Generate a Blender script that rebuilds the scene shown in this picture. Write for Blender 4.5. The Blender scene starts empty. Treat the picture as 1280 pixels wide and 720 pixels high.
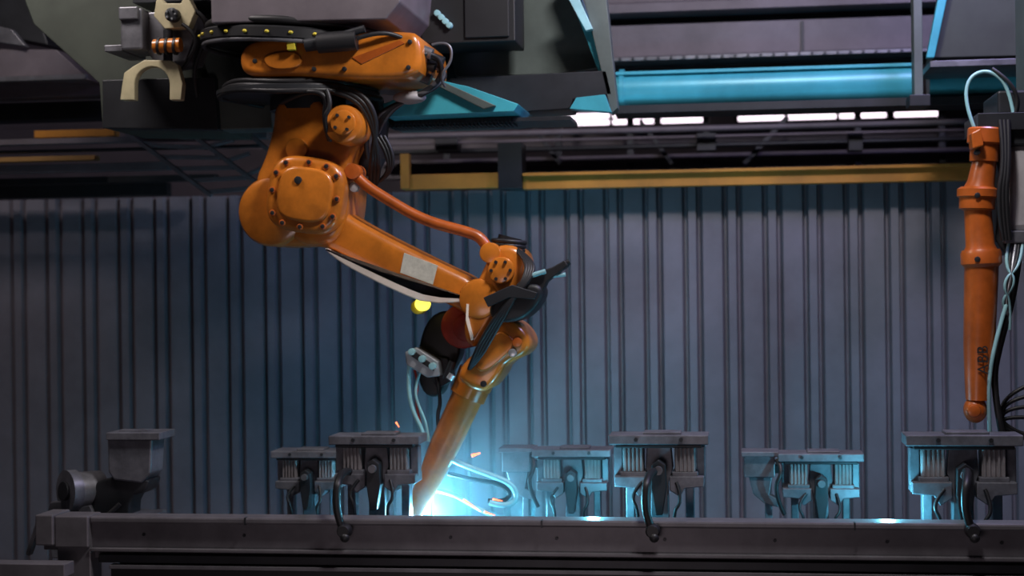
import bpy, bmesh, math, random
from mathutils import Vector, Matrix
random.seed(4)
D=bpy.data
scn=bpy.context.scene
scn.view_settings.view_transform='Standard'
# ---------------------------------------------------------------- camera
TH=math.radians(8.0); RO=0.0122; F=2000.0; CY=-7.0; CZ=2.3
Fw=Vector((-math.sin(TH),math.cos(TH),0)); R0=Vector((math.cos(TH),math.sin(TH),0)); U0=Vector((0,0,1))
Rr=(R0*math.cos(RO)-U0*math.sin(RO)); Uu=(U0*math.cos(RO)+R0*math.sin(RO))
CL=Vector((0,CY,CZ))
cam=D.cameras.new('camera'); camo=D.objects.new('camera',cam); scn.collection.objects.link(camo)
M=Matrix((( Rr.x,Uu.x,-Fw.x,CL.x),(Rr.y,Uu.y,-Fw.y,CL.y),(Rr.z,Uu.z,-Fw.z,CL.z),(0,0,0,1)))
camo.matrix_world=M
cam.sensor_width=36; cam.lens=36*F/1280
cam.dof.use_dof=True; cam.dof.focus_distance=6.5; cam.dof.aperture_fstop=1.6
scn.camera=camo
def P(px,py,Y=0.0):
    d=Fw+Rr*((px-640)/F)+Uu*((360-py)/F)
    return CL+d*((Y-CY)/d.y)
def S(Y): return (Y-CY)/F*1.01
# ---------------------------------------------------------------- materials
def mat(name,col,rough=0.5,metal=0.0,var=0.35,scale=6.0,bump=0.0,col2=None,coat=0.0):
    m=D.materials.new(name); m.use_nodes=True; nt=m.node_tree; b=nt.nodes['Principled BSDF']
    tc=nt.nodes.new('ShaderNodeTexCoord'); n=nt.nodes.new('ShaderNodeTexNoise')
    n.inputs['Scale'].default_value=scale; n.inputs['Detail'].default_value=6; n.inputs['Roughness'].default_value=0.65
    nt.links.new(tc.outputs['Object'],n.inputs['Vector'])
    r=nt.nodes.new('ShaderNodeValToRGB'); r.color_ramp.elements[0].position=0.35; r.color_ramp.elements[1].position=0.65
    c2=col2 or tuple(c*(1-var) for c in col)
    r.color_ramp.elements[0].color=(*c2,1); r.color_ramp.elements[1].color=(*col,1)
    nt.links.new(n.outputs['Fac'],r.inputs['Fac']); nt.links.new(r.outputs['Color'],b.inputs['Base Color'])
    b.inputs['Roughness'].default_value=rough; b.inputs['Metallic'].default_value=metal
    b.inputs['Coat Weight'].default_value=coat; b.inputs['Coat Roughness'].default_value=0.15
    if bump:
        bp=nt.nodes.new('ShaderNodeBump'); bp.inputs['Strength'].default_value=bump; bp.inputs['Distance'].default_value=0.01
        nt.links.new(n.outputs['Fac'],bp.inputs['Height']); nt.links.new(bp.outputs['Normal'],b.inputs['Normal'])
    return m
def emit(name,col,st):
    m=D.materials.new(name); m.use_nodes=True; b=m.node_tree.nodes['Principled BSDF']
    b.inputs['Base Color'].default_value=(*col,1); b.inputs['Emission Color'].default_value=(*col,1); b.inputs['Emission Strength'].default_value=st
    return m
ORANGE=mat('orange_robot_paint',(0.66,0.20,0.020),0.30,0,0.5,4,0.08,coat=0.5)
ORANGE2=mat('orange_red_paint',(0.55,0.12,0.016),0.36,0,0.45,5,coat=0.2)
REDP=mat('dark_red_paint',(0.35,0.03,0.015),0.45)
BLACK=mat('black_rubber',(0.012,0.012,0.014),0.5)
DKMET=mat('dark_steel',(0.03,0.032,0.037),0.45,0.4)
STEEL=mat('grey_steel',(0.20,0.20,0.22),0.42,0.5,0.45,9,0.1)
CAST=mat('grey_cast_steel',(0.165,0.168,0.195),0.42,0.25,0.5,12,0.15)
VALVE=mat('beige_valve_body',(0.25,0.23,0.24),0.55,0,0.4,14)
GGREEN=mat('grey_green_paint',(0.10,0.125,0.115),0.5,0.1,0.35,3)
OLIVE=mat('dark_olive_paint',(0.045,0.055,0.042),0.7,0.0,0.35,3)
GPURP=mat('grey_mauve_paint',(0.16,0.137,0.155),0.5,0.1,0.35,3)
RAILM=mat('rail_worn_paint',(0.16,0.15,0.165),0.45,0.2,0.4,4,0.1)
YELL=mat('yellow_safety_paint',(0.60,0.25,0.035),0.5,0,0.35,3)
BROWN=mat('faded_yellow_paint',(0.34,0.19,0.06),0.6,0,0.35,3)
YDOT=mat('yellow_plastic',(0.75,0.6,0.05),0.4)
WALLM=mat('corrugated_sheet_paint',(0.215,0.198,0.235),0.45,0.15,0.35,1.3,0.03)
FARM=mat('far_wall_paint',(0.11,0.09,0.11),0.8,0,0.4,1)
FLOORM=mat('concrete_floor',(0.16,0.155,0.15),0.7,0,0.3,2,0.1)
CEILM=mat('ceiling_paint',(0.07,0.065,0.075),0.8)
DUCT=mat('teal_duct_and_lit_plate',(0.07,0.46,0.56),0.35,0.1,0.3,3)  # teal of the duct; on the carriage plates it paints in cyan light
LABEL=mat('label_sticker',(0.62,0.62,0.54),0.5,0,0.25,40)
HOSEB=mat('pale_blue_hose',(0.35,0.65,0.7),0.3)
HOSER=mat('red_hose',(0.5,0.03,0.02),0.4)
SILV=mat('bright_aluminium',(0.6,0.62,0.64),0.3,0.7,0.2,20)
WHITEP=mat('pale_grey_paint',(0.40,0.38,0.39),0.5,0,0.25,8)
CREAM=mat('cream_paint',(0.52,0.46,0.28),0.5,0,0.25,8)
STRIP=mat('pale_highlight_paint',(0.98,0.84,0.72),0.3,0.0,0.1,20)  # pale tone painting the weld glare on the orange arm
WIN=emit('window_daylight',(1.0,0.84,0.96),2.6)
ARC=emit('arc_plasma',(0.5,0.9,1.0),30)
SPARK=emit('hot_spark',(1.0,0.14,0.05),4)
LAMPY=emit('yellow_indicator',(1.0,0.85,0.1),1.6)
# ---------------------------------------------------------------- builders
def root(name,loc):
    o=D.objects.new(name,None); o.location=loc; o.empty_display_size=0.1; scn.collection.objects.link(o)
    return o
def attach(o,g):
    if g is not None:
        o.parent=g; o.matrix_parent_inverse=Matrix.Translation(-Vector(g.location))
def finish(bm,name,g,m,bev=0.0,smooth=False,seg=2):
    bmesh.ops.recalc_face_normals(bm,faces=bm.faces)
    me=D.meshes.new(name); bm.to_mesh(me); bm.free()
    if smooth:
        for p in me.polygons: p.use_smooth=True
        try: me.set_sharp_from_angle(angle=math.radians(35))
        except Exception: pass
    o=D.objects.new(name,me); scn.collection.objects.link(o); me.materials.append(m)
    if bev>0:
        b=o.modifiers.new('bevel','BEVEL'); b.width=bev; b.segments=seg; b.limit_method='ANGLE'; b.angle_limit=math.radians(30)
    attach(o,g); return o
def wbox(g,name,a,b,m,bev=0.003):
    bm=bmesh.new(); bmesh.ops.create_cube(bm,size=1)
    for v in bm.verts:
        v.co=Vector([(a[i]+b[i])/2+v.co[i]*(b[i]-a[i]) for i in range(3)])
    return finish(bm,name,g,m,bev)
def hbox(g,name,xl,xr,yt,yb,Y0,Y1,m,bev=0.003,xref=None):
    xm=(xl+xr)/2 if xref is None else xref
    return wbox(g,name,(P(xl,360,Y0).x,Y0,P(xm,yb,Y0).z),(P(xr,360,Y0).x,Y1,P(xm,yt,Y0).z),m,bev)
def prism(g,name,pts,Y0,Y1,m,bev=0.004,seg=2,smooth=False):
    bm=bmesh.new(); f=[];b=[]
    for p in pts:
        w=P(p[0],p[1],Y0); f.append(bm.verts.new(w)); b.append(bm.verts.new((w.x,Y1,w.z)))
    bm.faces.new(f); bm.faces.new(b[::-1]); n=len(f)
    for i in range(n): bm.faces.new((f[i],b[i],b[(i+1)%n],f[(i+1)%n]))
    return finish(bm,name,g,m,bev,smooth,seg)
def rounded(pts,k=2):
    for _ in range(k):
        q=[]
        for i in range(len(pts)):
            a=pts[i];b=pts[(i+1)%len(pts)]
            q.append((a[0]*.75+b[0]*.25,a[1]*.75+b[1]*.25)); q.append((a[0]*.25+b[0]*.75,a[1]*.25+b[1]*.75))
        pts=q
    return pts
def rprism(g,name,pts,Y0,Y1,m,ch=0.02,k=2,steps=3):
    pts=rounded(pts,k); W=[P(p[0],p[1],Y0) for p in pts]; n=len(W)
    nor=[]
    area=sum(W[i].x*W[(i+1)%n].z-W[(i+1)%n].x*W[i].z for i in range(n))
    sg=1 if area>0 else -1
    for i in range(n):
        t=(W[(i+1)%n]-W[i-1]); t=Vector((t.x,0,t.z)).normalized(); nor.append(Vector((-t.z,0,t.x))*sg)
    bm=bmesh.new(); rings=[]
    for s in range(steps+1):
        a=math.pi/2*s/steps; ins=ch*(1-math.sin(a)); dy=ch*(1-math.cos(a))
        rings.append([bm.verts.new((W[i].x+nor[i].x*ins,Y0+dy,W[i].z+nor[i].z*ins)) for i in range(n)])
    rings.append([bm.verts.new((W[i].x,Y1,W[i].z)) for i in range(n)])
    bm.faces.new(rings[0]); bm.faces.new(rings[-1][::-1])
    for r in range(len(rings)-1):
        for i in range(n): bm.faces.new((rings[r][i],rings[r+1][i],rings[r+1][(i+1)%n],rings[r][(i+1)%n]))
    return finish(bm,name,g,m,0,True)
def bar(g,name,p,q,Y,w,m,dy=0.04):
    d=Vector((q[0]-p[0],q[1]-p[1])).normalized(); n=Vector((-d.y,d.x))*w/2
    return prism(g,name,[(p[0]+n.x,p[1]+n.y),(q[0]+n.x,q[1]+n.y),(q[0]-n.x,q[1]-n.y),(p[0]-n.x,p[1]-n.y)],Y,Y+dy,m,0.002)
def lathe(g,name,a,b,prof,m,seg=32,bev=0.0):
    a=Vector(a);b=Vector(b);ax=b-a; L=ax.length; q=ax.to_track_quat('Z','Y')
    bm=bmesh.new(); rings=[]
    for t,r in prof:
        rings.append([bm.verts.new(a+q@Vector((r*math.cos(2*math.pi*i/seg),r*math.sin(2*math.pi*i/seg),t*L))) for i in range(seg)])
    for k in range(len(rings)-1):
        for i in range(seg):
            bm.faces.new((rings[k][i],rings[k][(i+1)%seg],rings[k+1][(i+1)%seg],rings[k+1][i]))
    bm.faces.new(rings[0]); bm.faces.new(rings[-1][::-1])
    return finish(bm,name,g,m,bev,True)
def cyl(g,name,a,b,r,m,r2=None,seg=28,bev=0.0):
    return lathe(g,name,a,b,[(0,r),(1,r if r2 is None else r2)],m,seg,bev)
def disc(g,name,px,py,Y0,Y1,rpx,m,bev=0.003,seg=32,r2=None):
    a=P(px,py,Y0); r=rpx*S(Y0); L=abs(Y1-Y0)
    pr=[(0,r-bev),(min(0.4,bev*0.3/L),r-bev*0.3),(min(0.6,bev/L),r),(1,r if r2 is None else r2*S(Y0))]
    return lathe(g,name,a,(a.x,Y1,a.z),pr,m,seg)
def ball(g,name,c,r,m,sc=(1,1,1)):
    bm=bmesh.new(); bmesh.ops.create_uvsphere(bm,u_segments=24,v_segments=14,radius=r)
    for v in bm.verts: v.co=Vector((v.co.x*sc[0],v.co.y*sc[1],v.co.z*sc[2]))+Vector(c)
    return finish(bm,name,g,m,0,True)
def wtube(g,name,pts,r,m,smooth=True):
    cu=D.curves.new(name,'CURVE'); cu.dimensions='3D'; cu.bevel_depth=r; cu.bevel_resolution=4; cu.resolution_u=10; cu.use_fill_caps=True
    if smooth:
        s=cu.splines.new('NURBS'); s.points.add(len(pts)-1); s.use_endpoint_u=True; s.order_u=3
    else:
        s=cu.splines.new('POLY'); s.points.add(len(pts)-1)
    for i,p in enumerate(pts): s.points[i].co=(*p,1)
    cu.materials.append(m); o=D.objects.new(name,cu); scn.collection.objects.link(o); attach(o,g); return o
def tube(g,name,pts,rpx,m,smooth=True):
    w=[P(*p) for p in pts]; return wtube(g,name,w,rpx*S(pts[0][2]),m,smooth)
def boltring(g,name,px,py,Y,rpx,n,br,m,ph=0.0,h=0.012):
    bm=bmesh.new(); c=P(px,py,Y)
    for i in range(n):
        a=2*math.pi*i/n+ph; r=rpx*S(Y)
        mt=Matrix.Translation((c.x+r*math.cos(a),Y-h/2,c.z+r*math.sin(a)))@Matrix.Rotation(math.pi/2,4,'X')
        bmesh.ops.create_cone(bm,cap_ends=True,segments=6,radius1=br*S(Y),radius2=br*S(Y),depth=h,matrix=mt)
    return finish(bm,name,g,m)
# ================================================================ ROOM
wbox(None,'floor',(-12,-9,-0.1),(8,9,0),FLOORM,0)
wbox(None,'ceiling',(-12,-9,5.2),(8,9,5.3),CEILM,0)
ztop=P(700,236,2.2).z
def corrugated(name,x0,x1,z0,z1,Y,m):
    prof=[]; x=x0; k=0
    rnd=random.Random(3)
    while x<x1:
        e=rnd.uniform(-0.004,0.004)
        prof+=[(x,e),(x+0.102,e+0.004),(x+0.117,0.046),(x+0.133,0.046),(x+0.144,-0.010+e),(x+0.182,-0.010+e),(x+0.193,0.046),(x+0.208,0.046)]
        x+=0.226
    bm=bmesh.new(); lo=[];hi=[]
    for px,d in prof:
        lo.append(bm.verts.new((px,Y+d,z0))); hi.append(bm.verts.new((px,Y+d,z1)))
    for i in range(len(lo)-1): bm.faces.new((lo[i],lo[i+1],hi[i+1],hi[i]))
    o=finish(bm,name,None,m,0)
    s=o.modifiers.new('solid','SOLIDIFY'); s.thickness=0.004
    return o
corrugated('wall_back',-9,5,0.0,ztop,2.2,WALLM)
YF=6.0
wz1=P(900,136,YF).z; wz0=P(900,152,YF).z
wbox(None,'wall_far',(-12,YF,0),(8,YF+0.2,wz0),FARM,0)
wbox(None,'wall_far_upper',(-12,YF,wz1),(8,YF+0.2,5.2),FARM,0)
def window(n,xl,xr):
    g=root('window_%d'%n,P((xl+xr)/2,145,YF+0.1))
    a=P(xl,145,YF).x;b=P(xr,145,YF).x
    wbox(g,'pane',(a,YF+0.10,wz0),(b,YF+0.12,wz1),WIN,0)
    k=max(2,int((b-a)/0.35))
    for i in range(k+1):
        x=a+(b-a)*i/k; w=0.012 if i%3 else 0.03
        wbox(g,'mullion_%d'%i,(x-w,YF+0.02,wz0),(x+w,YF+0.1,wz1),DKMET,0)
    wbox(g,'transom',(a,YF+0.03,(wz0+wz1)/2-0.006),(b,YF+0.09,(wz0+wz1)/2+0.006),DKMET,0)
window(1,648,880); window(2,918,1180)
wbox(None,'wall_far_infill_left',(-12,YF+0.01,wz0),(P(648,145,YF).x,YF+0.19,wz1),FARM,0)
wbox(None,'wall_far_infill_mid',(P(880,145,YF).x,YF+0.01,wz0),(P(918,145,YF).x,YF+0.19,wz1),FARM,0)
wbox(None,'wall_far_infill_right',(P(1180,145,YF).x,YF+0.01,wz0),(8,YF+0.19,wz1),FARM,0)
# yellow crane beam on top of partition
g=root('yellow_crane_rail',P(930,222,1.95))
hbox(g,'beam_web',655,1330,213,231,1.95,2.05,YELL,0.004,xref=930)
hbox(g,'beam_flange',655,1330,210,214,1.90,2.10,YELL,0.002,xref=930)
hbox(g,'beam_left_web',505,625,217,236,1.98,2.06,YELL,0.004)
hbox(g,'beam_joint_bracket',624,654,178,236,1.92,2.12,DKMET)
hbox(g,'yellow_post',502,513,192,236,1.94,2.0,YELL)
# pipes & girders above partition
g=root('pipe_rack',P(900,175,3.0))
def hpipe(n,xl,xr,y,Y,rp,m,xref=900):
    z=P(xref,y,Y).z; cyl(g,n,(P(xl,y,Y).x,Y,z),(P(xr,y,Y).x,Y,z),rp*S(Y),m)
hpipe('conduit_upper',440,1400,160,2.8,4,GPURP)
hpipe('conduit_mid',480,1400,181,3.2,3,DKMET)
hpipe('conduit_low',480,1400,196,3.4,5,GPURP)
hpipe('conduit_thin',300,1400,170,3.0,2,GPURP)
for i,x in enumerate([560,700,790,885,1075,1180]):
    hbox(g,'hanger_%d'%i,x-4,x+4,60,208,3.45,3.5,DKMET,0.001)
for i,(x,w) in enumerate([(885,12),(1072,9),(560,14)]):
    hbox(g,'junction_box_%d'%i,x-w,x+w,166,188,2.95,3.1,DKMET)
bar(g,'brace_a',(930,205),(985,145),3.3,6,DKMET); bar(g,'brace_b',(700,205),(660,150),3.3,5,DKMET)
bar(g,'brace_c',(800,150),(840,205),3.3,5,DKMET)
hbox(g,'rack_backing_beam',430,1400,198,215,3.5,3.6,GPURP,0.002,xref=900)
hbox(g,'rack_upper_beam',430,1400,164,178,3.7,3.8,GPURP,0.002,xref=900)
# ---------------------------------------------------------------- overhead girder with panels
g=root('overhead_crane_girder',P(950,30,2.6))
for i,(a,b,Y,m) in enumerate([(-60,-2,2.62,GPURP),(-2,10,2.45,GPURP),(10,26,2.75,DKMET),(26,66,2.6,GPURP),(66,71,2.5,STEEL),(71,80,2.7,DKMET)]):
    hbox(g,'panel_%d'%i,650,1420,a,b,Y,2.95,m,0.003,xref=950)
for i in range(24):
    w=P(775+i*16,69-(775+i*16-950)*0.031,2.5); cyl(g,'rivet_%d'%i,(w.x,2.485,w.z),(w.x,2.5,w.z),0.009,DKMET,seg=8)
hbox(g,'panel_seam',1005,1009,26,66,2.58,2.62,DKMET,0.001)
hbox(g,'hanger_left',700,720,-320,0,2.6,2.9,GPURP,0.001); hbox(g,'hanger_right',1300,1320,-320,0,2.6,2.9,GPURP,0.001)
g=root('ventilation_duct',P(950,112,1.6))
z=P(950,108,1.6).z
r=23*S(1.6)
cyl(g,'duct_pipe',(P(690,108,1.6).x,1.6,z),(P(1144,108,1.6).x,1.6,z),r,DUCT,seg=40)
cyl(g,'duct_flange',(P(775,108,1.6).x,1.6,z),(P(781,108,1.6).x,1.6,z),r*1.13,DUCT,seg=40)
cyl(g,'duct_pipe_right',(P(1160,108,1.6).x,1.6,z),(P(1420,108,1.6).x,1.6,z),r*0.9,DUCT,seg=40)
hbox(g,'duct_tray',765,1146,84,88,1.5,1.8,DUCT,0.002); hbox(g,'duct_underbeam',770,1400,127,137,1.5,1.8,DKMET,0.002,xref=950)
# right gantry frame
g=root('gantry_frame',P(1160,60,1.0))
hbox(g,'post',1146,1157,-300,130,1.0,1.12,GGREEN)
prism(g,'gusset',[(1180,-40),(1192,-40),(1168,72),(1158,72)],1.0,1.05,DUCT)
prism(g,'side_panel',[(1190,-60),(1420,-60),(1420,66),(1168,72)],1.1,1.5,OLIVE)
hbox(g,'side_panel_lip',1166,1420,72,80,1.02,1.5,STEEL); hbox(g,'post_foot',1140,1166,118,132,0.97,1.15,DKMET)
hbox(g,'side_panel_hanger',1300,1340,-320,-50,1.15,1.4,GGREEN)
# ---------------------------------------------------------------- main gantry carriage
g=root('gantry_carriage',P(500,0,0.3))
prism(g,'carriage_beam',[(262,-60),(505,-60),(500,2),(482,24),(264,29)],-0.35,0.5,GPURP,0.006)
hbox(g,'carriage_hanger',330,440,-460,-55,-0.1,0.2,GPURP)
prism(g,'shade_panel',[(500,-60),(700,-60),(712,0),(749,84),(700,92),(570,96),(560,60),(500,55)],0.75,0.8,GGREEN,0.003)
prism(g,'shade_panel_edge',[(703,-30),(716,-30),(757,92),(749,92)],0.55,0.8,DUCT,0.003)  # teal colour stands for cyan light along this edge
prism(g,'end_frame',[(716,-60),(752,-60),(772,135),(764,142),(752,90)],0.5,0.62,GGREEN,0.003)
prism(g,'end_frame_rack',[(708,-6),(722,-6),(741,36),(732,38)],0.45,0.5,HOSEB,0.002)
hbox(g,'control_box',530,648,-40,53,0.3,0.62,BLACK,0.006)
for i in range(4): disc(g,'control_box_gland_%d'%i,546+i*5,16+i*5,0.27,0.3,4,HOSEB)
hbox(g,'control_box_door',585,640,-10,46,0.285,0.3,BLACK)
prism(g,'lower_bracket',[(562,98),(758,88),(765,118),(716,124),(712,136),(648,140),(600,130),(565,115)],0.5,0.8,DKMET,0.004)
prism(g,'carriage_floor_plate',[(500,122),(548,100),(585,108),(648,130),(642,139),(482,146),(478,130)],0.10,0.6,DUCT,0.003)  # cyan weld light on this plate is put into its teal colour
prism(g,'plate_rib',[(540,104),(556,103),(620,132),(604,136)],0.07,0.10,GGREEN,0.003)
prism(g,'plate_lower',[(478,146),(645,138),(642,150),(482,156)],0.3,0.7,GGREEN,0.003)
hbox(g,'gear_rack_body',484,716,148,153,0.28,0.6,DKMET,0.001)
prism(g,'wedge_tray',[(712,136),(720,122),(756,118),(764,140)],0.42,0.5,DUCT,0.002)
bm=bmesh.new(); a=P(486,153,0.28); b=P(640,153,0.28)
for i in range(32):
    x=a.x+(b.x-a.x)*i/31
    bmesh.ops.create_cube(bm,size=1,matrix=Matrix.Translation((x,0.36,a.z-0.008))@Matrix.Diagonal((0.009,0.16,0.03,1)))
finish(bm,'gear_rack_teeth',g,DKMET)
hbox(g,'tie_beam',440,720,56,100,0.82,0.95,DKMET)
prism(g,'left_box_girder',[(8,-60),(262,-60),(270,40),(272,162),(128,160),(124,104),(42,30)],0.35,0.9,OLIVE,0.005)
prism(g,'left_box_face',[(128,100),(268,96),(272,162),(128,160)],0.25,0.34,DKMET,0.004)
prism(g,'left_skirt',[(240,30),(335,60),(340,160),(272,162),(262,100)],0.30,0.5,GGREEN,0.004)
# left back beams
g=root('overhead_roof_beam',P(40,60,1.5))
prism(g,'beam_a',[(-120,-60),(20,-60),(60,56),(-120,20)],1.5,1.8,DKMET)
prism(g,'beam_b',[(-120,60),(70,62),(112,100),(-120,98)],1.4,1.6,GPURP)
prism(g,'beam_c',[(-120,10),(14,36),(32,58),(-120,34)],1.35,1.4,STEEL)
hbox(g,'beam_d',-120,150,104,122,1.6,1.8,GPURP); hbox(g,'beam_e',-120,180,128,150,1.9,2.1,DKMET)
hbox(g,'beam_edge',-120,110,96,102,1.38,1.42,STEEL,0.002); hbox(g,'hanger',-100,-60,-330,10,1.55,1.75,DKMET)
# left long rails
g=root('linear_guide_rail',P(160,190,1.3))
for i,(xl,xr,a,b,Y,m) in enumerate([(-150,336,172,179,1.3,GPURP),(-150,210,206,216,1.5,GPURP),(-150,120,197,203,1.6,BROWN),(-150,270,222,230,1.8,DKMET),(45,145,162,171,1.7,YELL),(-150,330,186,189,1.4,DKMET),(-150,210,232,248,1.9,DKMET)]):
    hbox(g,'rail_%d'%i,xl,xr,a,b,Y,Y+0.08,m,0.002)
for i,(p,q) in enumerate([((150,160),(262,244)),((228,160),(330,236)),((300,160),(336,188))]): bar(g,'ladder_stringer_%d'%i,p,q,1.2,5,GPURP)
for i in range(6):
    t=i/5; bar(g,'ladder_rung_%d'%i,(160+t*96,166+t*74),(240+t*84,172+t*62),1.22,5,GPURP)
for i in range(4):
    t=i/3; bar(g,'ladder_stay_%d'%i,(236+t*70,164+t*55),(270+t*60,158+t*50),1.21,4,GPURP)
# gripper tool on carriage left
g=root('hook_tool_changer',P(195,70,0.0))
def arch(cx,cy,ro,ri,yb):
    pts=[]
    for i in range(13):
        a=math.pi-math.pi*i/12; pts.append((cx+ri*math.cos(a),cy-ri*math.sin(a)))
    return [(cx-ro-2,yb)]+[(cx-ro,cy+4),(cx-ro+3,cy-14),(cx-ro+14,cy-22),(cx-10,cy-30),(cx+22,cy-30),(cx+ro-6,cy-24),(cx+ro,cy),(cx+ro-2,yb),(cx+ri,yb)]+pts[::-1]+[(cx-ri,yb)]
prism(g,'hook_plate',arch(190,105,38,22,125),-0.1,-0.05,CREAM,0.004)
prism(g,'tool_body',[(178,16),(238,12),(246,36),(232,76),(196,82),(180,60)],-0.04,0.2,STEEL,0.006)
hbox(g,'motor',154,182,10,62,-0.12,0.1,STEEL,0.01); hbox(g,'motor_cap',152,176,8,24,-0.14,0.1,STEEL,0.006)
hbox(g,'side_bracket',134,156,56,64,-0.1,0.2,STEEL); cyl(g,'orange_sleeve',P(193,58,-0.13),P(226,56,-0.13),9*S(0),ORANGE)
for k in range(3): cyl(g,'sleeve_collar_%d'%k,P(198+k*10,58,-0.13),P(201+k*10,58,-0.13),11*S(0),DKMET)
cyl(g,'spindle',P(210,76,-0.1),P(210,38,-0.1),6*S(0),DKMET)
prism(g,'upper_clamp',[(196,-6),(206,4),(226,4),(232,-10),(244,14),(236,34),(206,36),(192,20)],-0.12,-0.06,CREAM,0.004)
hbox(g,'mount',170,262,-60,2,0.0,0.35,DKMET); disc(g,'pulley',214,18,-0.16,-0.12,9,DKMET)
tube(g,'hose',[(236,10,-0.1),(262,20,-0.1),(252,60,0),(240,90,0.1),(246,120,0.2)],3,BLACK)
tube(g,'hose_b',[(228,30,-0.15),(248,44,-0.15),(240,70,-0.1),(228,86,-0.05)],2.5,BLACK)
boltring(g,'bolts',214,18,-0.16,6,5,1.5,SILV)
# ================================================================ MAIN ROBOT
g=root('welding_robot_arm',P(375,60,0.0))
def ringdisc(nm,px,py,Y,rpx,th,m,tilt=(0,0)):
    c=P(px,py,Y); ax=Vector((tilt[0],tilt[1],1)).normalized()*th*S(Y)/2
    r=rpx*S(Y)
    return lathe(g,nm,c-ax,c+ax,[(0,r*0.8),(0,r*0.97),(0.15,r),(0.85,r),(1,r*0.97)],m,56)
ringdisc('slew_ring',370,54,0.05,120,16,BLACK,(0.07,-0.03))
c=P(370,54,0.05)
for i in range(26):
    a=2*math.pi*i/26+0.1; r=120*S(0.05)
    ball(g,'ring_marker_%d'%i,(c.x+r*math.cos(a),c.y+r*math.sin(a),c.z-0.07*r*math.cos(a)+0.03*r*math.sin(a)),0.0085,YDOT,(1.2,1.2,0.9))
def loopring(nm,px,py,Y,rpx,w,m,tx=0.05,n=30,wob=0.0,start=0,end=2*math.pi):
    c=P(px,py,Y); r=rpx*S(Y); pts=[]
    for i in range(n+1):
        a=start+(end-start)*i/n
        pts.append((c.x+r*math.cos(a),c.y+r*math.sin(a),c.z-tx*r*math.cos(a)+wob*math.sin(5*a)))
    wtube(g,nm,pts,w*S(Y),m)
loopring('ring_hose_upper',372,42,0.05,112,5,BLACK,0.07)
loopring('ring_hose_trim',370,66,0.05,116,3,STEEL,0.07)
ringdisc('cable_tray_ring',374,120,0.05,104,7,DKMET,(0.02,0))
for k in range(3): loopring('ring_cable_%d'%k,376,112+k*6,0.05,96+k*3,3.5,BLACK,0.03,30,0.006)
rprism(g,'base_casting',[(298,66),(312,50),(350,46),(430,40),(505,38),(524,42),(528,74),(520,98),(440,99),(380,94),(316,96),(300,88)],-0.30,0.30,ORANGE,0.03)
rprism(g,'base_side_plate',[(326,68),(372,62),(380,84),(336,88)],-0.315,-0.30,ORANGE,0.006)
prism(g,'base_slot',[(440,72),(500,50),(506,54),(452,80)],-0.304,-0.29,ORANGE2,0.001)
for i,(x,y) in enumerate([(318,76),(392,86),(430,86),(510,84),(512,52)]): disc(g,'base_bolt_%d'%i,x,y,-0.312,-0.295,3,DKMET,0.002,8)
cyl(g,'base_motor',P(398,54,-0.33),P(446,50,-0.33),13*S(-0.3),BLACK); cyl(g,'base_motor_cap',P(382,56,-0.33),P(398,54,-0.33),9*S(-0.3),DKMET)
cyl(g,'base_motor_plug',P(428,44,-0.34),P(456,36,-0.34),5*S(-0.3),DKMET); tube(g,'base_motor_cable',[(446,48,-0.34),(470,40,-0.34),(500,44,-0.3),(520,58,-0.25)],3,BLACK)
hbox(g,'motor_marker',362,372,52,62,-0.35,-0.32,YDOT,0.002)
cyl(g,'base_column',P(375,34,0.0),P(375,0,0.0),0.22,DKMET); cyl(g,'turret_column',P(385,140,0.02),P(385,90,0.02),0.17,DKMET)
for i,(x,y) in enumerate([(520,58),(524,74),(518,90),(534,68)]):
    cyl(g,'connector_%d'%i,P(x-6,y,-0.2+0.05*i),P(x+20,y+10,-0.2+0.05*i),7*S(0),DKMET if i%2 else STEEL)
for i in range(7):
    tube(g,'dress_cable_%d'%i,[(512+i*3,70+i*3,-0.25+i*.05),(545+i*3,62+i*4,-0.2+i*.05),(556-i*2,95+i*3,-0.15),(528-i*6,118+i*2,-0.1),(500-i*8,128+i*5,-0.1),(478-i*3,150+i*8,-0.05)],3.0,[BLACK,DKMET,STEEL][i%3])
tube(g,'loose_wire',[(540,56,-0.2),(562,50,-0.2),(566,76,-0.2),(548,96,-0.2),(556,108,-0.15)],1.8,STEEL)
ball(g,'connector_cap',P(512,122,-0.1),14*S(0),WHITEP,(1.5,1,0.6))
# turret and shoulder
rprism(g,'turret_housing',[(342,128),(366,122),(398,122),(404,134),(450,126),(458,156),(446,184),(436,205),(434,262),(424,300),(400,306),(372,306),(326,262),(316,226),(330,196),(340,160)],-0.14,0.22,ORANGE,0.035)
disc(g,'shoulder_hub',338,264,-0.15,0.26,45,ORANGE,0.03)
sq=[]
for i in range(32):
    a=2*math.pi*i/32; ca,sa=math.cos(a),math.sin(a); e=2/3.2
    x=48*abs(ca)**e*(1 if ca>0 else -1); y=48*abs(sa)**e*(1 if sa>0 else -1); t=math.radians(8)
    sq.append((380+x*math.cos(t)-y*math.sin(t),243+x*math.sin(t)+y*math.cos(t)))
rprism(g,'gearbox_cover',sq,-0.235,-0.13,ORANGE,0.03,1)
rprism(g,'gearbox_cover_plate',[(380+(x-380)*0.72,243+(y-243)*0.72) for x,y in sq],-0.255,-0.23,ORANGE,0.015,1)
for i in range(12):
    x,y=[(sq[int(i*32/12)][k]-[380,243][k])*0.85+[380,243][k] for k in (0,1)]
    disc(g,'cover_bolt_%d'%i,x,y,-0.245,-0.225,4.2,ORANGE2,0.002,8); disc(g,'bolt_core_%d'%i,x,y,-0.25,-0.245,2.8,BLACK,0.001,8)
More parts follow.
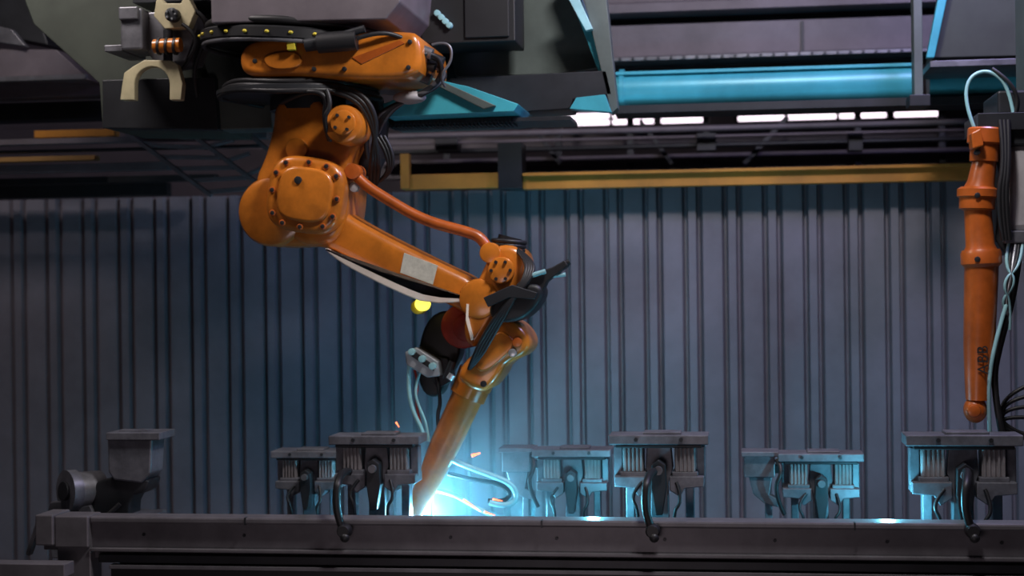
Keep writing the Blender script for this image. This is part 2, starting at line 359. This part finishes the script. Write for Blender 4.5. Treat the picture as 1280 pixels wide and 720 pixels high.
disc(g,'oil_plug',372,225,-0.264,-0.25,5,DKMET,0.002,12); disc(g,'cover_boss',370,186,-0.17,-0.12,14,ORANGE,0.006)
disc(g,'shoulder_motor',428,155,-0.28,0.1,25,ORANGE,0.02); disc(g,'shoulder_motor_cap',428,153,-0.30,-0.28,16,ORANGE,0.006)
boltring(g,'motor_bolts',428,153,-0.30,11,4,2.2,DKMET,0.6)
prism(g,'turret_cable_guard',[(446,120),(470,116),(478,150),(474,196),(462,222),(446,214),(456,170)],0.0,0.15,BLACK,0.008)
for i in range(3):
    tube(g,'shoulder_hose_%d'%i,[(400+i*18,112,-0.22),(440+i*8,118,-0.24),(464+i*4,150,-0.2),(472-i*3,190,-0.15),(474-i*6,222+i*4,-0.05),(466,240,0.0)],3.4,BLACK)
tube(g,'front_cable',[(352,128,-0.2),(380,112,-0.3),(410,118,-0.3),(404,150,-0.26),(412,175,-0.2)],3.5,BLACK)
tube(g,'front_cable_b',[(408,112,-0.3),(416,130,-0.31),(402,150,-0.3),(414,176,-0.24)],3,BLACK)
for i in range(3): tube(g,'loop_hose_%d'%i,[(470+i*5,170,-0.1),(488+i*4,196,-0.1),(482,225,-0.05),(462,232,0)],2.5,DKMET)
disc(g,'white_fitting',442,234,-0.13,-0.1,6,WHITEP,0.003)
# upper arm
rprism(g,'upper_arm',[(330,222),(372,216),(430,266),(472,290),(548,328),(600,352),(616,384),(600,404),(560,380),(500,354),(440,326),(402,306),(350,310),(314,290)],-0.11,0.11,ORANGE,0.04)
prism(g,'arm_label',[(505,316),(547,332),(541,356),(500,341)],-0.114,-0.10,LABEL,0.001)
rprism(g,'arm_lower_highlight',[(404,309),(416,315),(440,326),(500,355),(538,370),(590,371),(592,377),(534,380),(496,365),(438,336),(414,320)],-0.15,0.05,STRIP,0.006,1)  # painted highlight: weld-lit underside of the arm, modelled as a pale strip
disc(g,'elbow_shaft',598,374,-0.16,0.2,26,ORANGE,0.02)
# parallel rod
tube(g,'parallel_rod',[(438,212,-0.12),(454,230,-0.12),(482,248,-0.12),(530,276,-0.12),(585,290,-0.12),(604,298,-0.12),(612,316,-0.12)],7,ORANGE2)
disc(g,'rod_joint',612,316,-0.17,-0.06,13,ORANGE,0.005); disc(g,'rod_pivot',440,214,-0.17,-0.05,10,ORANGE2)
# elbow / wrist drive
rprism(g,'elbow_housing',[(620,304),(650,308),(658,330),(650,354),(636,376),(612,408),(594,438),(578,424),(582,384),(594,356),(604,334)],-0.15,0.16,ORANGE,0.03)
disc(g,'elbow_gear_cover',626,338,-0.18,-0.15,17,ORANGE,0.008); boltring(g,'elbow_bolts',626,338,-0.18,12,6,2.2,DKMET)
disc(g,'axis_motor_disc',578,408,-0.06,0.2,28,REDP,0.01); disc(g,'axis_motor_disc_inner',582,410,-0.08,-0.06,17,REDP,0.005)
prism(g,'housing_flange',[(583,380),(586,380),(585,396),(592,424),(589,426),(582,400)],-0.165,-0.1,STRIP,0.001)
for k in range(3): loopring('elbow_cable_loop_%d'%k,636,302+k*5,-0.05,20-k,3,BLACK,0.1,14)
cyl(g,'elbow_top_cap',P(634,312,0),P(638,296,0),15*S(0),DKMET)
rprism(g,'wrist_motor',[(622,364),(664,352),(680,360),(672,384),(650,402),(622,404),(608,390)],-0.24,-0.02,BLACK,0.02)
prism(g,'torch_bracket',[(636,366),(655,346),(690,334),(706,325),(710,332),(684,352),(672,376),(648,392)],-0.22,-0.14,BLACK,0.005)
prism(g,'torch_bracket_fin',[(604,372),(640,356),(672,366),(668,374),(636,372),(610,384)],-0.27,-0.24,DKMET,0.003)
cyl(g,'bracket_pin',P(656,347,-0.24),P(682,339,-0.24),3*S(0),HOSEB); cyl(g,'bracket_rod',P(676,350,-0.2),P(712,327,-0.2),3.5*S(0),BLACK)
cyl(g,'bracket_rod_b',P(690,345,-0.2),P(707,343,-0.2),2.5*S(0),HOSEB); disc(g,'bracket_clip',640,441,-0.19,-0.15,5,SILV,0.002)
for i in range(4): tube(g,'wrist_cable_%d'%i,[(640,308,-0.1),(660+i*3,325,-0.2),(655+i*3,350,-0.26),(636-i*3,385,-0.26),(616-i*4,420,-0.22),(600-i*3,448,-0.2),(586,462,-0.15)],2.6,BLACK)
rprism(g,'wrist_casting',[(616,398),(644,400),(664,424),(658,444),(632,454),(624,472),(604,494),(570,476),(576,456),(594,440),(606,418)],-0.16,0.14,ORANGE,0.03)
rprism(g,'wrist_cover',[(622,410),(646,426),(636,442),(606,468),(590,458),(608,436)],-0.175,-0.15,ORANGE,0.01)
disc(g,'wrist_bolt_a',646,428,-0.185,-0.16,6,ORANGE2); disc(g,'wrist_bolt_b',604,480,-0.17,-0.15,4,DKMET)
lathe(g,'forearm_tube',P(598,466,0),P(514,648,0),[(0,25*S(0)),(0.08,24*S(0)),(0.12,20*S(0)),(0.5,19*S(0)),(0.75,15*S(0)),(0.93,12*S(0)),(1,9*S(0))],ORANGE,32)
lathe(g,'forearm_collar',P(591,481,0),P(584,496,0),[(0,23*S(0)),(1,23*S(0))],ORANGE,32,0.003)
lathe(g,'torch_neck',P(514,646,0),P(498,668,0),[(0,8*S(0)),(0.6,6*S(0)),(1,4*S(0))],SILV,20)
rprism(g,'wrist_cable_guard',[(536,392),(572,386),(578,440),(560,470),(548,500),(524,490),(520,440)],0.05,0.18,BLACK,0.015)
disc(g,'arm_lamp',527,380,-0.14,-0.09,9,LAMPY,0.004); disc(g,'arm_lamp_shade',522,384,-0.12,-0.05,9,YDOT,0.003)
# wire feeder on the wrist
prism(g,'wire_feeder',[(506,440),(520,434),(548,452),(550,470),(534,472),(508,456)],-0.06,0.08,SILV,0.005)
prism(g,'wire_feeder_slot',[(512,444),(520,440),(544,458),(542,464)],-0.068,-0.06,BLACK,0.002)
prism(g,'wire_feeder_bracket',[(520,440),(560,448),(566,476),(546,486)],0.02,0.12,DKMET,0.005)
for i in range(3): disc(g,'feeder_roller_%d'%i,514+i*13,440+i*9,-0.09,-0.06,4.5,HOSEB,0.002)
cyl(g,'feeder_cylinder',P(558,474,-0.05),P(566,452,-0.05),5*S(0),DKMET); cyl(g,'feeder_cylinder_cap',P(562,474,-0.06),P(566,468,-0.06),5*S(0),SILV)
tube(g,'feeder_hose_a',[(512,455,-0.03),(510,480,-0.03),(514,510,-0.03),(528,538,-0.03),(532,552,-0.03)],2.8,HOSEB)
tube(g,'feeder_hose_b',[(526,462,-0.03),(518,485,-0.03),(522,505,-0.03),(534,530,-0.03),(536,552,-0.03)],1.8,HOSEB)
tube(g,'feeder_hose_red',[(518,462,-0.02),(524,480,-0.02),(518,500,-0.02),(526,530,-0.02)],1.6,HOSER)
tube(g,'feeder_hose_black',[(545,470,0.0),(552,500,0),(546,520,0),(550,545,0),(545,560,0)],2.5,BLACK)
tube(g,'torch_hose_blue',[(552,568,0.02),(575,580,0.02),(608,592,0.02),(640,604,0.02),(648,624,0.02),(632,634,0.02),(612,628,0.02)],3.6,HOSEB)
tube(g,'torch_hose_black',[(560,592,0.04),(590,600,0.04),(625,604,0.04),(640,618,0.04),(628,628,0.04),(610,626,0.04)],3,BLACK)
tube(g,'torch_hose_low',[(540,612,0.05),(565,616,0.05),(590,632,0.05),(615,644,0.05),(640,650,0.05),(655,668,0.05)],3,HOSEB)
tube(g,'forearm_cable',[(578,474,0.1),(574,510,0.1),(574,548,0.1),(550,575,0.08),(534,600,0.05)],3.5,BLACK)
# ================================================================ SECOND ROBOT
g=root('welding_robot_arm',P(1228,170,-0.1))
Y=-0.1; s=S(Y)
def seg(nm,x0,y0,x1,y1,prof,m): lathe(g,nm,P(x0,y0,Y),P(x1,y1,Y),[(t,r*s) for t,r in prof],m,32)
seg('elbow_block',1232,160,1230,202,[(0,19),(0.05,21),(0.45,21),(0.5,17),(1,17)],ORANGE2)
seg('upper_tube',1231,200,1224,240,[(0,14),(0.7,16),(1,20)],ORANGE2)
seg('flange',1222,234,1221,264,[(0,20),(0.1,24),(0.4,24),(0.45,21),(0.9,21),(1,15)],ORANGE2)
seg('mid_tube',1222,262,1226,318,[(0,16),(0.8,17),(1,22)],ORANGE2)
seg('gear_flange',1226,312,1227,334,[(0,22),(0.2,24),(0.8,24),(1,20)],ORANGE2)
seg('forearm',1227,330,1222,500,[(0,20),(0.1,20),(0.6,18.5),(0.85,16),(1,14)],ORANGE2)
ball(g,'wrist_ball',P(1219,512,Y),14*s,ORANGE2,(1,1,1.15))
disc(g,'wrist_cap',1218,514,Y-0.065,Y,8,ORANGE2,0.01)
prism(g,'elbow_ear',[(1214,166),(1226,160),(1230,182),(1216,186)],Y-0.1,Y,ORANGE2,0.006)
for i,y in enumerate([172,190,244,324]): disc(g,'arm_bolt_%d'%i,1222,y,Y-0.085,Y-0.05,3.5,DKMET,0.002,8)
tx=D.curves.new('logo_text','FONT'); tx.body='ABB'; tx.size=0.062; tx.extrude=0.0005; tx.space_character=1.12; tx.align_x='CENTER'; tx.align_y='CENTER'; tx.materials.append(BLACK)
to=D.objects.new('logo_text',tx); scn.collection.objects.link(to)
to.matrix_world=Matrix.Translation(P(1229,450,Y-0.068))@Matrix.Rotation(-math.radians(8),4,'Z')@Matrix.Rotation(math.pi/2,4,'X')@Matrix.Rotation(math.pi/2,4,'Z')
bpy.context.view_layer.update(); to.parent=g; to.matrix_parent_inverse=Matrix.Translation(-Vector(g.location))
hbox(g,'motor_body',1262,1300,180,290,Y,0.1,WHITEP,0.03); hbox(g,'motor_top',1262,1290,160,182,Y-0.02,0.1,DKMET,0.01); hbox(g,'motor_band',1256,1300,288,304,Y-0.02,0.12,STEEL,0.006)
prism(g,'cable_bundle_plate',[(1236,170),(1262,150),(1266,230),(1258,320),(1244,300),(1250,220)],Y+0.02,0.1,BLACK,0.006)
for i in range(3): tube(g,'arm_side_cable_%d'%i,[(1250+i*5,150,-0.15),(1256+i*3,200,-0.18),(1246+i*5,250,-0.18),(1254+i*4,300,-0.15)],3,BLACK)
hbox(g,'mount_plate',1225,1330,140,162,-0.15,0.25,DKMET); hbox(g,'mount_block',1250,1330,112,142,-0.1,0.3,DKMET,0.01)
hbox(g,'mount_column',1286,1340,-460,114,0.0,0.25,GGREEN)
tube(g,'hose_arc',[(1218,160,-0.1),(1206,130,-0.1),(1210,96,-0.1),(1236,86,-0.1),(1262,108,-0.1),(1268,150,-0.1)],2.2,HOSEB)
tube(g,'hose_arc_b',[(1240,86,-0.1),(1262,100,-0.12),(1276,130,-0.1),(1262,160,-0.1)],2.5,BLACK)
for i in range(5):
    tube(g,'dress_hose_%d'%i,[(1262+i*4,300,-0.1),(1254+i*6,330,-0.14),(1272-i*5,352,-0.16),(1248+i*4,380,-0.12),(1262,392+i*5,-0.1)],2,[HOSEB,BLACK,SILV,BLACK,HOSEB][i])
tube(g,'long_hose',[(1258,380,-0.12),(1246,420,-0.15),(1236,470,-0.15),(1236,520,-0.12),(1238,560,-0.1)],2.6,HOSEB)
tube(g,'long_hose_black',[(1276,300,-0.1),(1270,360,-0.1),(1250,430,-0.1),(1240,480,-0.1),(1252,540,-0.1)],4,BLACK)
for i in range(4): tube(g,'low_hose_%d'%i,[(1290,480+i*14,0.0),(1262-i*4,490+i*10,0),(1246+i*3,520+i*6,0),(1268,540+i*4,0),(1290,545,0)],2.4,BLACK)
# ================================================================ JIG TABLE / RAIL
g=root('jig_table_frame',P(660,680,-0.5))
YR=-0.5
zt=P(660,649,YR).z; zb=P(660,694,YR).z; xl=P(54,650,YR).x; xr=P(1420,650,YR).x
wbox(g,'front_beam',(xl,YR,zb),(xr,YR+0.08,zt-0.004),RAILM,0.005)
wbox(g,'front_beam_lip',(xl+0.22,YR-0.03,zt-0.028),(xr,YR+0.09,zt),RAILM,0.008)
wbox(g,'front_beam_foot',(xl+0.22,YR-0.03,zb),(xr,YR+0.09,zb+0.014),RAILM,0.003)
deck=zb-0.006
wbox(g,'deck_plate',(xl+0.05,YR+0.03,deck-0.03),(xr,0.36,deck),RAILM,0.0)
wbox(g,'lower_rail',(xl+0.25,YR-0.01,zb-0.05),(xr,YR+0.06,zb-0.015),DKMET,0.003)
wbox(g,'lower_rail_face',(xl+0.3,YR-0.02,zb-0.075),(xr,YR+0.03,zb-0.058),RAILM,0.003)
wbox(g,'lower_rail_web',(xl+0.3,YR,zb-0.16),(xr,YR+0.03,zb-0.076),BLACK,0.003)
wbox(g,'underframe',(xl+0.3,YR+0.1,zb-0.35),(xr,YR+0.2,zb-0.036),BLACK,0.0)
wbox(g,'end_block',(xl-0.01,YR-0.06,zt-0.12),(xl+0.07,YR+0.12,zt+0.01),RAILM,0.006)
wbox(g,'end_bracket',(xl+0.07,YR-0.045,zt-0.13),(xl+0.22,YR+0.1,zt+0.003),RAILM,0.006)
wbox(g,'end_leg',(xl+0.07,YR-0.02,0),(xl+0.22,YR+0.1,zt-0.12),RAILM,0.006)
for i,x in enumerate([xl+1.6,xl+3.0,xr-0.2]):
    wbox(g,'leg_%d'%i,(x,YR+0.1,0),(x+0.1,YR+0.2,zb-0.03),DKMET,0.004); wbox(g,'rear_leg_%d'%i,(x,0.24,0),(x+0.1,0.34,deck-0.02),DKMET,0.004)
bar(g,'end_stay',(48,650),(34,694),-0.45,5,STEEL)
for i in range(9):
    x=xl+0.45+i*0.44; cyl(g,'rail_bolt_%d'%i,(x,YR-0.006,zb+0.07),(x,YR+0.002,zb+0.07),0.007,DKMET,seg=8)
for i,x in enumerate([xl+0.9,xl+2.15,xl+3.4]):
    wbox(g,'rail_joint_%d'%i,(x,YR-0.034,zt-0.03),(x+0.006,YR,zt+0.001),DKMET,0)
g=root('conveyor_guide',P(20,712,-0.75))
hbox(g,'guide_bar',-200,76,704,720,-0.75,-0.65,RAILM); hbox(g,'guide_foot',0,40,720,760,-0.75,-0.65,DKMET); wbox(g,'guide_leg',(P(20,700,-0.75).x-0.03,-0.73,0),(P(20,700,-0.75).x+0.03,-0.67,P(20,740,-0.75).z),DKMET)
# ---------------------------------------------------------------- clamp fixtures
def fixture(cx,ty,hw,Y,lever=None,extra=False,lx=12):
    o=P(cx,ty,Y); u=S(Y)*hw/58.0
    g=root('pneumatic_clamp_fixture',(o.x,Y,deck))
    def b(n,x0,x1,y0,y1,d0,d1,m,bev=0.004): return wbox(g,n,(o.x+x0*u,Y+d0,o.z-y1*u),(o.x+x1*u,Y+d1,o.z-y0*u),m,bev)
    def poly(n,pts,d0,d1,m,bev=0.004):
        bm=bmesh.new(); f=[];k=[]
        for x,y in pts:
            f.append(bm.verts.new((o.x+x*u,Y+d0,o.z-y*u))); k.append(bm.verts.new((o.x+x*u,Y+d1,o.z-y*u)))
        bm.faces.new(f); bm.faces.new(k[::-1]); N=len(f)
        for i in range(N): bm.faces.new((f[i],k[i],k[(i+1)%N],f[(i+1)%N]))
        return finish(bm,n,g,m,bev)
    base=(o.z-deck)/u
    b('top_plate',-58,58,0,11,-0.08,0.10,CAST); b('top_cap',-18,26,-3,1,-0.05,0.06,CAST); b('under_plate',-50,50,11,15,-0.07,0.09,DKMET)
    for sgn,n in ((-1,'left'),(1,'right')):
        x0,x1=sorted((sgn*42,sgn*18))
        b('valve_%s'%n,x0,x1,15,44,-0.05,0.06,VALVE,0.006)
        for i in range(5):
            xx=x0+2.5+i*(x1-x0-5)/4; b('fin_%s_%d'%(n,i),xx-1.2,xx+1.2,15,43,-0.058,-0.045,VALVE,0.001)
        b('valve_cap_%s'%n,x0-3,x1+3,43,49,-0.06,0.07,CAST)
        a,c=(sgn*52,sgn*12)
        poly('bracket_%s'%n,[(a,48),(c,48),(c,64),(sgn*24,72),(sgn*30,62),(a,60)],-0.07,0.08,CAST)
        b('side_plate_%s'%n,min(sgn*43,sgn*53),max(sgn*43,sgn*53),14,52,-0.02,0.05,CAST)
        b('leg_%s'%n,min(sgn*30,sgn*40),max(sgn*30,sgn*40),60,base,0.0,0.07,CAST)
        b('foot_%s'%n,min(sgn*24,sgn*48),max(sgn*24,sgn*48),base-6,base,-0.03,0.1,DKMET)
    poly('centre_block',[(-14,15),(14,15),(16,40),(10,58),(11,base),(-11,base),(-10,58),(-16,40)],-0.03,0.05,CAST)
    poly('clevis',[(-8,34),(0,28),(8,34),(9,60),(4,92),(-4,92),(-9,60)],-0.10,-0.03,DKMET)
    a=Vector((o.x,Y-0.12,o.z-40*u)); cyl(g,'clevis_pin',a,a+Vector((0,0.08,0)),5*u,STEEL)
    for i,sx in enumerate((-26,26)):
        a=Vector((o.x+sx*u,Y-0.09,o.z-5*u)); cyl(g,'plate_bolt_%d'%i,a,a+Vector((0,0.02,0)),2.4*u,DKMET,seg=8)
    wtube(g,'air_hose',[(o.x+20*u,Y-0.07,o.z-55*u),(o.x+28*u,Y-0.1,o.z-75*u),(o.x+14*u,Y-0.1,o.z-90*u),(o.x+22*u,Y-0.05,deck+0.01)],2.0*u,BLACK)
    wtube(g,'air_hose_b',[(o.x-20*u,Y-0.07,o.z-55*u),(o.x-34*u,Y-0.09,o.z-70*u),(o.x-22*u,Y-0.1,o.z-88*u),(o.x-26*u,Y-0.05,deck+0.01)],2.0*u,DKMET)
    if lever is not None:
        lp=[P(lever+lx,590,Y-0.08),P(lever+lx*0.4,588,Y-0.1),P(lever-3,598,YR-0.05),P(lever-6,622,YR-0.07),P(lever-4,645,YR-0.06),P(lever+2,660,YR-0.05)]
        wtube(g,'toggle_lever',lp,5*S(YR),BLACK)
        c=P(lever+4,664,YR-0.06); lathe(g,'toggle_knob',c+Vector((0,-0.02,0)),c+Vector((0,0.028,0)),[(0,7*S(YR)),(0.3,9*S(YR)),(1,9*S(YR))],BLACK,20)
        ball(g,'toggle_tip',c+Vector((0.006,-0.01,-0.025)),6*S(YR),BLACK)
    if extra:
        b('aux_body',-104,-62,4,34,-0.04,0.08,CAST); b('aux_top',-108,-56,-2,5,-0.06,0.1,CAST)
        poly('aux_neck',[(-98,34),(-66,34),(-70,58),(-58,66),(-58,76),(-78,70),(-92,58)],-0.03,0.06,CAST)
        b('aux_leg',-76,-66,60,base,0,0.06,CAST); b('aux_tie',-66,-46,18,30,0.0,0.05,DKMET)
        wtube(g,'aux_hose',[(o.x-60*u,Y-0.05,o.z-10*u),(o.x-50*u,Y-0.1,o.z-20*u),(o.x-66*u,Y-0.1,o.z-50*u),(o.x-50*u,Y-0.06,o.z-84*u)],3*u,BLACK)
    return g
fixture(472,543,58,-0.22,lever=426)
fixture(824,542,61,-0.22,lever=812,lx=10)
fixture(1202,542,68,-0.22,lever=1212,lx=-6)
fixture(388,562,46,0.22)
fixture(716,560,49,0.22,extra=True)
fixture(1025,565,51,0.22,extra=True)
# left actuator
o=P(162,540,-0.2)
g=root('clamp_drive_unit',(o.x,-0.2,deck))
hbox(g,'motor_cap',130,197,541,550,-0.28,-0.08,CAST); prism(g,'motor_body',[(134,549),(190,549),(188,592),(176,604),(142,600),(135,590)],-0.26,-0.1,CAST,0.008)
hbox(g,'cap_knob',146,182,538,542,-0.22,-0.14,CAST); rprism(g,'gearbox',[(124,596),(188,596),(182,616),(162,620),(160,660),(124,662),(112,620)],-0.24,-0.1,DKMET,0.012,1)
cyl(g,'drive_wheel',P(86,614,-0.26),P(124,611,-0.14),24*S(-0.2),STEEL); cyl(g,'drive_wheel_rim',P(82,614,-0.27),P(94,613,-0.235),27*S(-0.2),CAST); cyl(g,'drive_wheel_hub',P(78,614,-0.285),P(86,614,-0.26),12*S(-0.2),DKMET)
prism(g,'wheel_arm',[(96,634),(112,632),(122,655),(112,672),(100,650)],-0.26,-0.2,STEEL)
prism(g,'base_bracket',[(62,628),(80,626),(84,642),(190,644),(192,698),(64,698),(58,644)],-0.24,-0.05,CAST,0.005)
tube(g,'drive_hose',[(80,640,-0.32),(92,656,-0.34),(112,662,-0.34),(130,648,-0.3),(150,630,-0.28)],3,BLACK)
# ================================================================ weld arc, sparks, smoke
wp=P(497,668,0.0)
ball(None,'welding_arc',wp,0.012,ARC)
bm=bmesh.new()
for (x,y,a,l,w) in [(595,568,-0.3,11,2.4),(497,531,1.0,7,1.4),(590,632,0.6,26,1.6),(622,625,0.2,12,1.4),(548,580,-0.9,5,1.2),(512,640,-0.8,10,1.6),(612,642,0.3,14,1.4)]:
    p=P(x-math.cos(a)*l/2,y-math.sin(a)*l/2,-0.05); q=P(x+math.cos(a)*l/2,y+math.sin(a)*l/2,-0.03); d=q-p
    mt=Matrix.Translation((p+q)/2)@d.to_track_quat('Z','Y').to_matrix().to_4x4()
    bmesh.ops.create_cone(bm,cap_ends=True,segments=8,radius1=w*S(0)*0.9,radius2=w*S(0)*0.3,depth=d.length,matrix=mt)
finish(bm,'welding_sparks',None,SPARK)
# smoke
c=P(580,590,0.15)
bm=bmesh.new(); bmesh.ops.create_uvsphere(bm,u_segments=24,v_segments=16,radius=1)
so=finish(bm,'welding_smoke',None,BLACK); so.location=c; so.scale=(0.66,0.45,0.5)
m=D.materials.new('smoke_volume'); m.use_nodes=True; nt=m.node_tree; nt.nodes.remove(nt.nodes['Principled BSDF'])
out=nt.nodes['Material Output']; vs=nt.nodes.new('ShaderNodeVolumeScatter'); vs.inputs['Color'].default_value=(0.7,0.85,1,1); vs.inputs['Anisotropy'].default_value=0.1
tc=nt.nodes.new('ShaderNodeTexCoord'); ln=nt.nodes.new('ShaderNodeVectorMath'); ln.operation='LENGTH'; nt.links.new(tc.outputs['Object'],ln.inputs[0])
mr=nt.nodes.new('ShaderNodeMapRange'); mr.inputs['From Min'].default_value=0.0; mr.inputs['From Max'].default_value=1.0; mr.inputs['To Min'].default_value=1; mr.inputs['To Max'].default_value=0
nt.links.new(ln.outputs['Value'],mr.inputs['Value'])
nz=nt.nodes.new('ShaderNodeTexNoise'); nz.inputs['Scale'].default_value=2.2; nz.inputs['Detail'].default_value=3; nt.links.new(tc.outputs['Object'],nz.inputs['Vector'])
mu=nt.nodes.new('ShaderNodeMath'); mu.operation='MULTIPLY'; nt.links.new(mr.outputs['Result'],mu.inputs[0]); nt.links.new(nz.outputs['Fac'],mu.inputs[1])
m2=nt.nodes.new('ShaderNodeMath'); m2.operation='MULTIPLY'; m2.inputs[1].default_value=1.6; nt.links.new(mu.outputs[0],m2.inputs[0])
nt.links.new(m2.outputs[0],vs.inputs['Density']); nt.links.new(vs.outputs[0],out.inputs['Volume'])
so.data.materials.clear(); so.data.materials.append(m)
# ================================================================ lights
def light(name,typ,loc,col,pw,size=0.1,target=None,spot=None):
    l=D.lights.new(name,typ); l.color=col; l.energy=pw
    if typ=='AREA': l.shape='RECTANGLE'; l.size=size; l.size_y=size*0.5
    else: l.shadow_soft_size=size
    if spot: l.spot_size=math.radians(spot); l.spot_blend=0.6
    o=D.objects.new(name,l); o.location=loc; scn.collection.objects.link(o)
    if target is not None: o.rotation_euler=(Vector(target)-Vector(loc)).to_track_quat('-Z','Y').to_euler()
    return o
light('weld_and_fill_lamp','POINT',P(534,640,0.02),(0.20,0.70,1.0),52,0.02)
light('weld_and_fill_lamp','POINT',P(660,640,0.40),(0.10,0.72,1.0),8,0.02)  # added cyan fill, no arc burns here
light('weld_and_fill_lamp','POINT',P(1110,636,-0.30),(0.15,0.72,1.0),13,0.02)  # added lamp giving the right fixture its cyan edges, no arc here
light('weld_and_fill_lamp','POINT',P(742,636,-0.34),(0.15,0.72,1.0),9,0.02)  # added lamp to catch the middle fixture's bevels in cyan
light('upward_cyan_fill','SPOT',P(660,690,0.1),(0.15,0.75,1.0),520,0.03,P(800,70,1.2),58)  # added spot aimed up to tint the overhead plates and duct cyan
light('high_bay_lamp','AREA',(0.3,-1.7,5.0),(1.0,0.95,0.95),98,0.7,(-1.4,-0.1,2.3))
light('high_bay_lamp','AREA',(-3.2,-1.0,4.9),(1.0,0.9,0.88),46,1.0,(-3.2,2.2,1.2))
light('high_bay_lamp','AREA',(1.3,-0.2,4.6),(0.56,0.50,1.0),66,0.8,(-0.1,2.2,2.0))
light('floor_work_lamp','AREA',(-1.0,-4.5,0.6),(1.0,0.82,0.88),13,1.5,(-1.0,1.0,2.0))
w=D.worlds.new('hall_ambient'); scn.world=w; w.use_nodes=True
w.node_tree.nodes['Background'].inputs['Color'].default_value=(0.56,0.52,0.64,1); w.node_tree.nodes['Background'].inputs['Strength'].default_value=0.033
